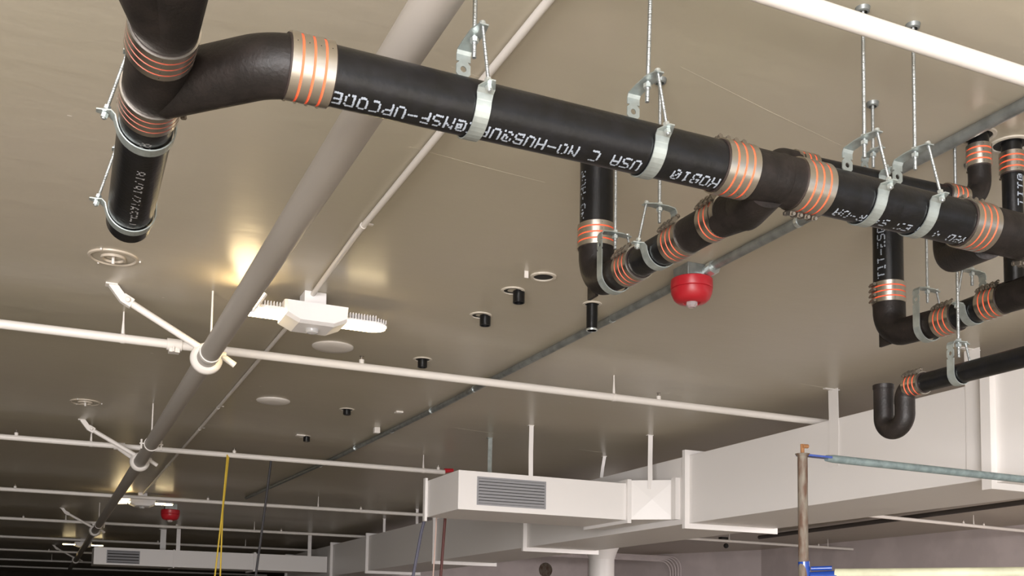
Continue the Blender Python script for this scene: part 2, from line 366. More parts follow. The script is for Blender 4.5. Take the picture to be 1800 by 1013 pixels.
# second branch at the right
pipe('branch_pipe', [(2.65, 2.22, 1.026), (2.655, 2.47, 1.018)], R3, M['pipe'], 'short black branch pipe at the right between two screw-topped couplings', 'pipe')
t = thing('closet_elbow', (2.675, 2.75, 1.04), 'dark elbow turning up into the black stack at right, above the U-shaped trap', 'pipe fitting')
pp = path([(2.655, 2.47, 1.018), (2.675, 2.745, 1.04), (2.675, 2.75, 1.19)], .085, 10)
mb = MB(); n = len(pp); mb.tube(pp, [.046+.009*min(1, max(0, (i-1)/(n-3))) for i in range(n)], 40); mb.build('body', M['cast'], t)
MB().box((2.672, 2.765, 1.036), (.010, .05, .06)).build('foot', M['cast'], t)
pipe('stack_pipe', [(2.675, 2.75, 1.15), (2.675, 2.75, 1.52)], .0515, M['pipe'], 'vertical black stack pipe at right with printed letters along its left side', 'pipe', None,
     text=[dict(text='TIT-ESQ 4', o=(2.675, 2.75, 1.235), Rd=(0, 0, 1), N=(-.97, -.35, 0), r=.0515, pitch=.027, height=.03, hollow=.2)])
coupling((2.65, 2.285, 1.024), (0, 1, 0), .0435, (-.7, 0, 1), 'right one of the two screw-topped couplings on the right branch pipe', .075)
coupling((2.655, 2.468, 1.018), (0, 1, 0), .0435, (-.7, 0, 1), 'left one of the two screw-topped couplings on the right branch pipe', .075)
coupling((2.675, 2.75, 1.185), (0, 0, 1), .0525, (-1, .25, 0), 'upright striped coupling on the black stack above the U-shaped trap', .072)

# thin rear line with its riser
R2 = .0298
t = thing('pipe_bend', (1.78, 2.2, 1.26), 'small dark bend peeping over the main pipe, left end of the thin rear line', 'pipe fitting')
MB().tube(path([(1.85, 2.2, 1.262), (1.745, 2.19, 1.255), (1.69, 2.1, 1.13)], .05, 10), .034, 32).build('body', M['cast'], t)
pipe('rear_pipe', [(1.83, 2.2, 1.262), (2.39, 2.2, 1.277)], R2, M['pipe'], 'thin black pipe running behind the main pipe', 'pipe')
t = thing('riser_elbow', (2.5, 2.2, 1.3), 'dark elbow joining the thin rear pipe to the left riser at the ceiling', 'pipe fitting')
MB().tube(path([(2.38, 2.2, 1.277), (2.51, 2.205, 1.285), (2.51, 2.208, 1.42)], .08, 12), .0325, 32).build('body', M['cast'], t)
coupling((1.84, 2.2, 1.262), (1, 0, 0), .031, (0, 1, .3), 'small coupling at the left end of the thin rear pipe', .07)
coupling((2.395, 2.2, 1.278), (1, 0, 0), .031, (0, 1, .3), 'small coupling at the right end of the thin rear pipe beside the elbow', .07)

def penetration(name, x, y, zb, r, label, holer=None, hollow=.005, offs=(0, 0), m='pipe', txt=None, cat='pipe', group=None):
    t = thing(name, (x, y, H), label, cat, group); hr = holer or r*1.8; ox, oy = offs
    MB().tube([(x, y, zb), (x, y, H+.02)], r, 28, False, hollow).build('body', M[m], t)
    MB().lathe((x+ox, y+oy, H), [(hr+.012, .001), (hr+.010, -.004), (hr, -.005), (hr-.002, -.0015)], 36).build('escutcheon', M['plaster'], t)
    MB().lathe((x+ox, y+oy, H), [(hr, -.0014), (r*.9, -.0014)], 36).build('sleeve_hole_shade', M['dark'], t)  # flat dark disc on the solid ceiling, painted shade of the hole
    if txt:
        mb = MB(); dots(mb, **txt); mb.build('printed_marking', M['ink'], t, smooth=False)['kind'] = 'stuff'
    return t
penetration('riser_pipe', 2.51, 2.208, 1.41, R2, 'left one of two short black risers entering the ceiling near the right edge', .046, offs=(.006, .012))
coupling((2.51, 2.208, 1.427), (0, 0, 1), .031, (.5, 1, 0), 'striped coupling on the left one of two short risers at the ceiling', .066)
penetration('riser_pipe', 2.645, 2.205, 1.06, R2, 'right one of two black risers near the right edge, printed with white letters', .05, offs=(.006, .01),
    txt=dict(text='I TIT@', o=(2.645, 2.205, 1.24), Rd=(0, 0, 1), N=(-.05, -1, 0), r=R2, pitch=.026, height=.022))
coupling((2.645, 2.205, 1.43), (0, 0, 1), .031, (.5, 1, 0), 'striped coupling on the right one of two short risers at the ceiling', .066)

# trap
t = thing('drain_trap', (2.48, 2.53, .66), 'dark U-shaped drain trap with an open upright mouth in front of the big white duct', 'drain trap')
mb = MB(); tp = path([(2.48, 2.42, .778), (2.48, 2.487, .776), (2.48, 2.487, .652), (2.48, 2.578, .652), (2.48, 2.578, .805)], [.04, .045, .045], 12)
mb.tube(tp, .0315, 36, False, .006); mb.build('body', M['cast'], t)
mb = MB(); mb.lathe((2.48, 2.578, .795), [(.0318, -.005), (.0335, -.002), (.0335, .010), (.026, .0105)], 36); mb.build('hub', M['cast'], t)
pipe('trap_arm_pipe', [(2.48, 2.44, .778), (2.48, 1.55, .772)], R2, M['pipe'], 'thin black pipe leaving the U-shaped trap toward the right edge', 'pipe')
coupling((2.48, 2.437, .778), (0, 1, 0), .0305, (-.6, 0, 1), 'small brown-striped coupling between the U-shaped trap and its thin pipe', .062)

# ---------------------------------------------------------------- strap hangers
def hanger(c, ax, fr, r, h, label, ztop=H, w=.031, lean=(0, 0), lip=True, rodoff=0.0, tail=.045):
    """c on the pipe axis, ax along it, fr horizontal towards the bolted front side"""
    c = V(c); ax = V(ax).normalized(); fr = V(fr).normalized(); up = V((0, 0, 1))
    t = thing('strap_hanger', c+up*h, label, 'pipe hanger', 'strap hangers of the black drain pipes')
    e = r+.0025; th = .0028
    prof = [(e+.040, .014), (e+.012, .012), (e+.003, .004), (e, -.008)]
    for k in range(1, 19):
        a = PI*k/18; prof.append((e*math.cos(a), -e*math.sin(a)))
    legtop = h-.010
    prof.append((-e, .012))
    def ribbon(mb, prof, w, w_end=None):
        n = len(prof); q = []
        for i, (u, v) in enumerate(prof):
            a = prof[max(0, i-1)]; b = prof[min(n-1, i+1)]; tx, ty = b[0]-a[0], b[1]-a[1]; l = math.hypot(tx, ty) or 1
            nx, ny = ty/l*th, -tx/l*th; ww = w/2
            if w_end and i in w_end: ww = w_end[i]/2
            for (uu, vv) in ((u, v), (u-nx, v-ny)):
                for s_ in (-1, 1): q.append(c+fr*uu+up*vv+ax*(s_*ww))
        fs = []
        for i in range(n-1):
            o = i*4; fs += [(o, o+1, o+5, o+4), (o+2, o+6, o+7, o+3), (o, o+4, o+6, o+2), (o+1, o+3, o+7, o+5)]
        fs += [(0, 2, 3, 1), ((n-1)*4, (n-1)*4+1, (n-1)*4+3, (n-1)*4+2)]
        mb.add(q, fs)
    mb = MB(); ribbon(mb, prof, w, {0: w*.45, 1: w*1.15, 2: w*1.1})
    # rear leg with a round hole
    v0, v1 = .012, legtop; vm = h-.040 if h > .11 else (v0+v1)/2+.01; hr = .0065; hs = .016
    for a, b in ((v0, vm-hs), (vm+hs, v1)):
        ribbon(mb, [(-e, a), (-e, b)], w)
    n = 12; ring = []
    for sgn in (0, 1):
        uu = -e-(th if sgn else 0)
        for k in range(n):
            a = 2*PI*k/n+PI/n*0; ca, sa = math.cos(a), math.sin(a); m_ = max(abs(ca), abs(sa))
            ring.append((uu, ca*hr, sa*hr, ca/m_*w/2, sa/m_*hs))
    vs = [c+fr*u+ax*x+up*(vm+y) for (u, x, y, X, Y) in ring]+[c+fr*u+ax*X+up*(vm+Y) for (u, x, y, X, Y) in ring]
    fs = []
    for s_ in (0, 1):
        for k in range(n):
            k2 = (k+1) % n; a = s_*n; fs.append((a+k, a+k2, 2*n+a+k2, 2*n+a+k))
    for k in range(n):
        k2 = (k+1) % n; fs.append((k, k2, n+k2, n+k)); fs.append((2*n+k, 3*n+k, 3*n+k2, 2*n+k2))
    mb.add(vs, fs)
    tl = [(-e, v1), (-e+.004, v1+.007), (-.020, h), (.020, h), (min(e, .045)+.006, h-.003)]
    ribbon(mb, tl, w, {4: w*.6})
    mb.build('strap', M['zinc'], t, smooth=False)
    top = V((c.x+lean[0], c.y+lean[1], ztop)); base = c+up*(h-tail)
    MB().tube([base, top], .0047, 10).build('threaded_rod', M['rod'], t)
    for zz in (h-.013, h+.002): MB().tube([c+up*zz, c+up*(zz+.009)], .0088, 6).build('nut', M['nut'], t)
    mb = MB(); f0 = c+fr*(e+.026)+up*-.004; f1 = c+fr*(min(e, .045)-.004)+up*(h+.004)
    mb.tube([f0, f1], .0036, 10); mb.build('side_bolt', M['rod'], t)
    d = (f1-f0).normalized()
    for a_, b_, rr in ((.003, .013, .0072), (.022, .030, .0072)): MB().tube([f0+d*a_, f0+d*b_], rr, 6).build('bolt_nut', M['nut'], t)
    MB().tube([f1-d*.004, f1+d*.003], .007, 10).build('bolt_head', M['nut'], t)
    if ztop == H:
        MB().lathe((top.x, top.y, H), [(.011, -.012), (.016, -.010), (.018, 0)], 16).build('ceiling_anchor', M['galv'], t)
    return t
FY = (0, -1, 0)
hanger((.742, YM, ZM), (1, 0, 0), FY, RM, .150, 'leftmost strap hanger on the long lettered pipe')
hanger((1.143, YM, ZM), (1, 0, 0), FY, RM, .150, 'strap hanger on the long lettered pipe just left of its right end', lean=(.01, 0))
hanger((1.745, YM, ZM), (1, 0, 0), FY, RM, .150, 'left one of the two close-set strap hangers right of the red alarm')
hanger((1.905, YM, ZM), (1, 0, 0), FY, RM, .152, 'right one of the two close-set strap hangers right of the red alarm')
hanger((.161, 2.225, 1.02), (0, 1, 0), (-1, 0, 0), RM, .15, 'upper strap hanger with its bolt at left on the short open-ended pipe')
hanger((.170, 2.715, 1.02), (0, 1, 0), (-1, 0, 0), RM, .15, 'lower strap hanger round the open end of the short pipe at left')
hanger((1.487, 2.36, 1.016), (0, 1, 0), (-1, 0, 0), R3, .125, 'strap hanger in the middle of the sloping branch left of the red alarm', w=.028)
hanger((1.493, 2.61, 1.026), (0, 1, 0), (1, 0, 0), .047, .125, 'strap hanger wrapped round the dark elbow left of the red alarm', w=.028)
hanger((2.66, 2.56, 1.02), (0, 1, 0), (1, 0, 0), .047, .125, 'strap hanger beside the dark elbow above the U-shaped trap', w=.028)
hanger((2.653, 2.37, 1.022), (0, 1, 0), (-1, 0, 0), R3, .125, 'strap hanger between the two screw-topped couplings of the right branch pipe', w=.028)
hanger((2.48, 2.27, .776), (0, 1, 0), (1, 0, 0), R2, .095, 'strap hanger on the thin pipe of the U-shaped trap', w=.026)
hanger((2.095, 2.205, 1.27), (1, 0, 0), FY, R2, .085, 'small strap hanger of the thin rear pipe, half hidden behind a larger one', w=.026)

# ---------------------------------------------------------------- stubs and ceiling covers
for (x, y, zb, lab, off) in [(1.905, 4.19, 1.447, 'nearest short black pipe stub in the ceiling, beside an empty sleeve', (-.03, .0)), (1.915, 4.60, 1.451, 'second nearest black pipe stub of the ceiling row', (-.025, 0)),
        (1.924, 5.53, 1.453, 'black pipe stub in the ceiling just above the nearest full sprinkler pipe', (0, 0)), (1.919, 7.09, 1.462, 'black pipe stub in the ceiling beyond the nearest full sprinkler pipe', (0, 0)),
        (1.917, 8.28, 1.458, 'farthest black pipe stub of the ceiling row, half covered by a white patch', (-.02, 0))]:
    penetration('pipe_stub', x, y, zb, .0265, lab, .042, offs=off, cat='pipe stub', group='pipe stubs in the ceiling')
penetration('pipe_stub', 2.283, 4.20, 1.375, .026, 'long black pipe stub with a cut metal rim hanging under the dark elbow', .034, cat='pipe stub', group='pipe stubs in the ceiling')
MB().lathe((2.283, 4.20, 1.375), [(.0263, .006), (.0268, .0), (.0263, -.002), (.021, -.002)], 28).build('cut_rim', M['nut'], bpy.data.objects.get('pipe_stub.005'))
o = MB().box((1.86, 8.25, 1.496), (.07, .05, .008)).build('paint_patch', M['white'], origin=(1.86, 8.25, 1.5)); tag(o, 'small white patch beside the farthest black pipe stub', 'patch')
t = thing('empty_sleeve', (1.913, 3.958, H), 'empty round sleeve in the ceiling with a peeling rim, beside the nearest stub', 'sleeve')
MB().lathe((1.913, 3.958, H), [(.058, 0), (.056, -.006), (.044, -.007), (.042, -.001)], 36).build('rim', M['plaster'], t)
MB().lathe((1.913, 3.958, H), [(.0425, -.0014), (.001, -.0014)], 36).build('opening_shade', M['dark'], t)  # no real hole: its inner shade is a flat dark disc
mb = MB(); mb.box((1.82, 3.93, 1.485), (.018, .004, .03)); mb.build('peeling_flake', M['white'], t)
def ring_plate(x, y, label):
    t = thing('ceiling_ring', (x, y, H), label, 'ceiling fitting', 'round ceiling fittings at left')
    MB().lathe((x, y, H), [(.100, 0), (.098, -.006), (.090, -.008), (.084, -.002)], 48).build('outer_ring', M['ringp'], t)
    MB().lathe((x, y, H), [(.050, -.001), (.049, -.012), (.040, -.012), (.038, -.002)], 40).build('inner_ring', M['ringp'], t)
    MB().cyl((x, y, H), (x, y, H-.03), .006, 10).build('centre_pin', M['white'], t)
    for a in (0, 2.1, 4.2):
        MB().ball((x+.105*math.cos(a), y+.105*math.sin(a), H-.004), .005).build('screw', M['white'], t)
ring_plate(.225, 4.55, 'round two-ring ceiling fitting right above the near white brace')
ring_plate(.248, 7.72, 'farther round two-ring ceiling fitting above the second white brace')
for (x, y, lab) in [(1.40, 5.50, 'round flat ceiling cover just below the near lamp'), (1.398, 7.05, 'round flat ceiling cover between the first two full sprinkler pipes'), (1.60, 13.3, 'round flat ceiling cover far back near the far lamp')]:
    o = MB().lathe((x, y, H), [(.112, 0), (.110, -.006), (.10, -.012), (.05, -.016), (.001, -.017)], 40).build('ceiling_cover', M['white'], origin=(x, y, H)); tag(o, lab, 'ceiling cover', 'round flat ceiling covers')
o = MB().box((2.303, 7.64, 1.478), (.045, .045, .045)).build('sensor_box', M['white'], origin=(2.303, 7.64, H), bevel=.004); tag(o, 'small white square box on the ceiling beside the grey conduit', 'box')
o = MB().box((2.265, 6.99, 1.495), (.05, .05, .01)).build('blank_plate', M['white'], origin=(2.265, 6.99, H)); tag(o, 'tiny white plate on the ceiling above the small white box', 'plate')

# formwork seams left in the paint: thin real ridges
k = 0
for (x0, y0, x1, y1) in [(0.95, 2.55, 1.35, 2.62), (1.5, 2.28, 2.2, 2.45), (2.8, 7.35, 3.35, 7.45), (1.0, 3.05, 1.5, 3.1), (4.1, 7.75, 4.42, 7.78), (4.15, 5.0, 4.43, 5.02)]:
    k += 1; a = V((x0, y0, H)); b = V((x1, y1, H)); o = MB().tube([a, (a+b)/2+V((0, .004, 0)), b], [.0004, .0009, .0004], 6).build('trim_%d' % k, M['ceil'], origin=a); struct(o)

# ---------------------------------------------------------------- conduits
def conduit(name, pts, r, m, label, straps, mm='galv', cat='conduit'):
    t = thing(name, pts[0], label, cat); MB().tube(pts, r, 18).build('body', M[m], t)
    for (x, y) in straps:
        mb = MB(); z = pts[0][2]
        mb.tube([V((x, y-.008, z)), V((x, y+.008, z))], r+.002, 18); mb.bb(x+r, x+r+.028, y-.008, y+.008, H-.006, H-.002)
        mb.build('conduit_strap', M['nut' if m == 'galv' else m], t)
    return t
conduit('grey_conduit', [(2.445, -3, 1.479), (2.449, 3.53, 1.479)], .0185, 'galv', 'grey steel conduit on the ceiling, upper right of the red alarm', [(2.448, 2.95)])
conduit('grey_conduit', [(2.449, 3.63, 1.479), (2.43, 6.5, 1.479), (2.37, 9.25, 1.479), (2.22, 12.6, 1.479)], .0175, 'galv', 'grey steel conduit running back along the ceiling from the red alarm', [(2.447, 4.3), (2.43, 6.0), (2.42, 6.75), (2.41, 7.6), (2.38, 8.5), (2.36, 9.6)])
conduit('white_conduit', [(1.02, -3, 1.486), (1.048, 3.8, 1.486), (1.075, 4.62, 1.486)], .011, 'white', 'thin white conduit on the ceiling leading to the near lamp', [(1.03, 2.75), (1.047, 3.72)], mm='white')
conduit('white_conduit', [(1.085, 4.72, 1.486), (1.09, 8, 1.486), (1.088, 12.9, 1.486)], .010, 'white', 'thin white conduit running back from the near lamp to the far lamp', [(1.09, 7.4), (1.09, 8.3), (1.088, 10.5)])
conduit('dark_conduit', [(9.4, 4.0, 1.45), (9.75, 8.0, 1.45), (10.15, 13.2, 1.45)], .03, 'darkc', 'dark conduit on the ceiling behind the big duct at right', [(9.75, 8.0)])

# ---------------------------------------------------------------- white sprinkler piping
XL = -7.0
def sprinkler_line(Y, x0, x1, r, label, hangers, heads, z=1.367, sag=0):
    t = thing('sprinkler_pipe', (x0, Y, z), label, 'sprinkler pipe', 'white sprinkler branch pipes')
    MB().tube([(x0, Y, z), (x1, Y+sag, z)], r, 20).build('body', M['white'], t)
    for x in hangers:
        yy = Y+sag*(x-x0)/(x1-x0); mb = MB(); mb.tube([(x, yy, z+r-.002), (x, yy, z+r+.02), (x, yy, z+.09), (x, yy, H)], [.009, .008, .0045, .004], 10)
        mb.tube([(x-.009, yy, z), (x+.009, yy, z)], r+.0025, 20); mb.build('hanger_ring', M['white'], t)
    for x in heads:
        yy = Y+sag*(x-x0)/(x1-x0); mb = MB(); mb.tube([(x, yy, z), (x, yy, z+r+.018)], .014, 12); s_ = mb.build('outlet', M['white'], t)
        mb = MB(); mb.tube([(x, yy, z+r+.018), (x, yy, z+r+.034)], .006, 8); mb.tube([(x, yy, z+r+.036), (x, yy, z+r+.038)], .013, 12); mb.build('sprinkler_head', M['screw'], s_)
sprinkler_line(1.75, .8, 4.3, .0222, 'thick-looking white sprinkler pipe crossing the top right corner', [2.6], [], z=1.368)
sprinkler_line(5.35, -5, .60, .0222, 'nearest full-width white sprinkler pipe, part left of the big white pipe', [-1.9, .325], [-2.6])
sprinkler_line(5.35, .60, 6.5, .0222, 'nearest full-width white sprinkler pipe, part right of the big white pipe', [3.06], [1.52, 3.37])
sprinkler_line(8.68, XL, 3.25, .0215, 'second white sprinkler pipe, ending at the red valve by the grille duct', [.334, 3.05], [-.19, 1.42, 3.19], z=1.362)
sprinkler_line(12.17, XL, 6.5, .021, 'third white sprinkler pipe counted back from the camera', [2.98, 4.3], [-.25, 1.72, 3.5], z=1.36)
sprinkler_line(15.7, XL, 6.5, .021, 'fourth white sprinkler pipe counted back from the camera', [.33, 2.9], [-.2, 1.8, 3.3], z=1.36)
sprinkler_line(19.2, XL, 6.5, .021, 'fifth white sprinkler pipe counted back from the camera', [1.0, 3.4], [1.9], z=1.36)
sprinkler_line(22.7, XL, 6.5, .021, 'sixth white sprinkler pipe counted back from the camera', [1.2], [.2], z=1.355)
sprinkler_line(26.3, XL, 6.5, .022, 'seventh white sprinkler pipe, far back', [.3], [], z=1.35)
sprinkler_line(29.8, XL, 6.5, .024, 'farthest white sprinkler pipe in the dark at lower left', [], [], z=1.35)
sprinkler_line(9.1, 6.3, 12.14, .021, 'white sprinkler pipe behind the big duct near the right wall', [10.7], [10.5, 10.9], z=1.365, sag=.68)
sprinkler_line(13.0, 5.6, 12.14, .021, 'white sprinkler pipe behind the big duct ending at the back right corner', [9.6, 11.6], [8.9, 11.4], z=1.365, sag=.35)
o = MB().tube([(3.25, 8.68, 1.375), (3.33, 8.68, 1.385)], [.022, .016], 12).build('red_valve', M['red'], origin=(3.3, 8.68, 1.38)); tag(o, 'small red valve at the end of the second sprinkler pipe above the grille duct', 'valve')

# big white main with its sway braces
WP = (.665, 1.216); RW = .0445
def wpx(Y): return .655+.012*(Y-2)/3 if Y < 6 else .672+.006*(Y-6)/3
t = thing('sprinkler_main', (.66, -2, WP[1]), 'big white pipe running from the top of the picture down to the lower left', 'sprinkler pipe')
MB().tube([(wpx(y), y, WP[1]) for y in (-2.5, 2, 5, 9, 14, 20, 27)], RW, 32).build('body', M['greywhite'], t)
for y in (4.83, 8.1):
    pass
def rod_hanger(Y, label, ears=True):
    x = wpx(Y); z = WP[1]; t = thing('pipe_clamp', (x, Y, z), label, 'pipe hanger', 'white clamps of the big white pipe')
    MB().tube([(x, Y-.014, z), (x, Y+.014, z)], RW+.005, 28).build('ring', M['white'], t)
    if ears:
        for s_ in (-1, 1):
            mb = MB(); mb.bb(x+s_*(RW+.002), x+s_*(RW+.032), Y-.013, Y+.013, z-.004, z+.004); mb.tube([(x+s_*(RW+.020), Y, z-.035), (x+s_*(RW+.020), Y, z+.03)], .007, 8)
            mb.build('bolt', M['white'], t)
    MB().tube([(x, Y, z+RW), (x, Y, z+RW+.05), (x, Y, H)], [.010, .005, .0045], 10).build('rod', M['white'], t)
rod_hanger(4.82, 'thin white hanger rod on the big white pipe just above the near glowing clamp', False)
rod_hanger(7.55, 'two-eared white clamp on the big white pipe before the second brace')
rod_hanger(14.3, 'two-eared white clamp far back on the big white pipe')
def brace(Y, label1, full=True):
    x = wpx(Y); z = WP[1]; t = thing('sway_brace', (x, Y, z), label1, 'sway brace', 'slanted braces of the big white pipe')
    MB().lathe((x, Y, z), [(RW+.001, -.028), (RW+.014, -.030), (RW+.026, -.020), (RW+.029, -.008), (RW+.029, .008), (RW+.022, .022), (RW+.001, .026)], 36, V((0, 1, 0))).build('collar', M['white'], t)
    a = V((x-.395, Y-.02, 1.455)); b = V((x-.045, Y-.01, z+.055)); d = (b-a).normalized()
    MB().tube([a+d*.03, b+d*.02], .0165, 16).build('brace_pipe', M['white'], t)
    mb = MB(); rot = Matrix((d, V((0, 1, 0)), d.cross(V((0, 1, 0))))).transposed()
    mb.box(a+d*.045, (.05, .034, .044), rot); mb.tube([a+d*.045-V((0, .03, 0)), a+d*.045+V((0, .03, 0))], .012, 8)
    h_ = mb.build('brace_head', M['white'], t, bevel=.003)
    mb = MB(); mb.bb(a.x-.055, a.x-.005, Y-.045, Y+.005, H-.006, H); q = (a+V((-.03, 0, .04)), a+d*.03)
    rot2 = Matrix.Rotation(math.radians(52), 3, 'Y'); mb.box((q[0]+q[1])/2, (.085, .036, .034), rot2)
    mb.build('ceiling_bracket', M['white'], t)
    mb = MB(); mb.tube([(x+RW+.002, Y-.02, z+.02), (x+RW+.04, Y-.02, z+.02)], .017, 14); e0 = V((x+RW+.028, Y-.02, z+.015)); mb.tube([e0, e0+V((.055, 0, -.034))], .0145, 14); mb.build('side_lug', M['white'], t)
brace(4.95, 'nearest slanted white brace with a collar glowing in the lamp light')
brace(8.45, 'second slanted white brace on the big white pipe')
brace(15.3, 'third slanted white brace, far back at lower left')
brace(23.0, 'farthest slanted white brace at lower left')
t = thing('pipe_union', (.575, 5.35, 1.367), 'white mechanical tee clamp beside the nearest brace', 'pipe fitting')
mb = MB(); mb.tube([(.53, 5.35, 1.367), (.60, 5.35, 1.367)], .030, 16); mb.box((.565, 5.35, 1.335), (.05, .05, .02)); mb.tube([(.56, 5.32, 1.325), (.56, 5.32, 1.35)], .006, 8); mb.build('body', M['white'], t)
t = thing('pipe_union', (.56, 8.68, 1.36), 'white mechanical tee clamp beside the second brace', 'pipe fitting')
mb = MB(); mb.tube([(.50, 8.68, 1.362), (.58, 8.68, 1.362)], .030, 16); mb.tube([(.54, 8.66, 1.34), (.66, 8.6, 1.25)], .018, 12); mb.build('body', M['white'], t)

# ---------------------------------------------------------------- lamps
def lamp(x, Y, label, detail=True):
    t = thing('ceiling_lamp', (x, Y, H), label, 'lamp', 'two-winged warm ceiling lamps')
    MB().bb(x-.05, x+.05, Y-.05, Y+.05, 1.43, H).build('junction_box', M['fixture'], t, bevel=.003)
    mb = MB()
    # barrel-shaped centre: chamfered box
    prof = [(-.135, 1.405), (-.135, 1.433), (.135, 1.433), (.135, 1.405)]
    pts = []
    for (dy, zt, zb, wx) in ((-.105, 1.430, 1.348, .138), (-.080, 1.436, 1.338, .145), (.080, 1.436, 1.338, .145), (.105, 1.430, 1.348, .138)):
        pts.append([V((x-wx, Y+dy, zt)), V((x+wx, Y+dy, zt)), V((x+wx*.97, Y+dy, zb+.028)), (V((x+wx*.55, Y+dy, zb))), V((x-wx*.55, Y+dy, zb)), V((x-wx*.97, Y+dy, zb+.028))])
    vs = [p for q in pts for p in q]; fs = []
    for i in range(3):
        for k in range(6): fs.append((i*6+k, i*6+(k+1) % 6, (i+1)*6+(k+1) % 6, (i+1)*6+k))
    fs += [(0, 1, 2, 3, 4, 5), (18, 19, 20, 21, 22, 23)]
    mb.add(vs, fs); mb.build('housing', M['fixture'], t, smooth=False)
    o = MB().lathe((x, Y, 1.338), [(.030, .002), (.030, -.010), (.024, -.018), (.010, -.021), (.001, -.021)], 20).build('sensor_lens', M['lens'], t)
    for s_ in (-1, 1):
        # rounded paddle wing: outline in plan, extruded
        out = []
        L = .215; W = .068; tilt = math.radians(0)
        for i in range(13):
            a = -PI/2+PI*i/12; out.append((.135+L-.07+.07*math.cos(a), (W-.005)*math.sin(a)))
        out = [(.145, -W*.95)]+out+[(.145, W*.95)]
        def slab(z0, z1, sc_=1.0, drop=0.0):
            vs = [V((x+s_*(.145+(u-.145)*sc_), Y+v*sc_, z0)) for u, v in out]+[V((x+s_*(.145+(u-.145)*sc_), Y+v*sc_, z1)) for u, v in out]
            n = len(out); fs = [tuple(range(n)), tuple(range(n, 2*n))]+[(k, (k+1) % n, n+(k+1) % n, n+k) for k in range(n)]
            m_ = MB(); m_.add(vs, fs); return m_
        def rt(m_):
            R_ = Matrix.Rotation(tilt, 3, 'X'); o_ = V((x, Y, 1.392))
            m_.v = [R_ @ (p-o_)+o_ for p in m_.v]; return m_
        w_ = slab(1.388, 1.396); rt(w_); w_ = w_.build('wing', M['fixture'], t, smooth=False)
        lp_ = slab(1.378, 1.388, .97); rt(lp_); lp_.build('light_panel', M['lamp'], w_, smooth=False)
        if detail:
            for i in range(14):
                u = .16+i*.0135; dv = W*.9*(1 if u < .27 else math.sqrt(max(.05, 1-((u-.27)/.09)**2)))
                rt(MB().bb(x+s_*u-.0015, x+s_*u+.0015, Y-dv, Y+dv, 1.396, 1.424-(.010 if i > 9 else 0))).build('cooling_fin', M['fixture'], w_, smooth=False)
def up_wing(x, Y, t_name, dx=-.312):
    t = [o for o in bpy.data.objects if o.name == t_name][0]; c = V((x+dx, Y-.06, 1.405)); n = V((-.42, -.55, .72)).normalized()
    q = n.to_track_quat('Z', 'X').to_matrix(); t_ = MB().box(c-n*.008, (.16, .14, .012), q).build('wing', M['fixture'], t, bevel=.003)
    MB().box(c, (.15, .13, .004), q).build('light_panel', M['uplamp'], t_, smooth=False)
    MB().tube([V((x-.12, Y-.05, 1.40)), c-n*.012], .009, 8).build('arm', M['fixture'], t)
lamp(1.088, 4.66, 'near ceiling lamp with two lit wings, right of the big white pipe')
lamp(1.085, 12.95, 'far ceiling lamp with a small red alarm close behind', True)
up_wing(1.088, 4.66, 'ceiling_lamp'); up_wing(1.085, 12.95, 'ceiling_lamp.001', -.20)
lamp(.75, 20.8, 'farthest lit ceiling lamp at lower left', False)
lamp(1.085, -3.6, 'ceiling lamp behind the camera', False)
lamp(-4.5, 4.7, 'added unseen ceiling lamp in the next bay on the left, nearest', False)  # out of view, added to brighten the far ceiling
lamp(-4.5, 12.9, 'added unseen ceiling lamp in the next bay on the left, farther', False)  # second unseen lamp added for more light on the distant ceiling
lamp(8.6, 4.7, 'added unseen ceiling lamp behind the big duct near the right wall', False)  # unseen addition that lights the back wall
lamp(11.0, 8.0, 'added unseen ceiling lamp close to the right wall', False)  # added out of view to lift the light on the walls at right

# ---------------------------------------------------------------- red alarms
def alarm(x, Y, label, zt=H, s=1.0):
    t = thing('fire_alarm', (x, Y, zt), label, 'alarm', 'red round ceiling alarms')
    MB().bb(x-.055*s, x+.055*s, Y-.055*s, Y+.055*s, zt-.052*s, zt).build('back_box', M['galv'], t, bevel=.002)
    MB().lathe((x, Y, zt-.052*s), [(.001, .001), (.080*s, 0), (.086*s, -.004*s), (.087*s, -.040*s), (.085*s, -.043*s), (.082*s, -.044*s)], 48).build('upper_shell', M['red'], t)
    MB().lathe((x, Y, zt-.052*s), [(.082*s, -.044*s), (.086*s, -.046*s), (.084*s, -.060*s), (.074*s, -.084*s), (.060*s, -.096*s), (.036*s, -.100*s), (.034*s, -.097*s), (.001, -.097*s)], 48).build('lower_shell', M['red'], t)
    mb = MB(); mb.lathe((x, Y, zt-.148*s), [(.024*s, 0), (.024*s, -.014*s), (.014*s, -.022*s), (.001, -.024*s)], 8); mb.build('strobe_lens', M['lens'], t, smooth=False)
    return t
a1 = alarm(2.412, 3.578, 'round red fire alarm with clear strobe on the grey conduit')
mb = MB(); mb.tube([(2.449, 3.535, 1.47), (2.449, 3.50, 1.472)], .024, 12); mb.tube([(2.449, 3.50, 1.472), (2.449, 3.47, 1.474)], .029, 8); mb.build('conduit_connector', M['nut'], a1)
alarm(1.52, 14.0, 'small far red alarm behind the far lamp', s=1.35)

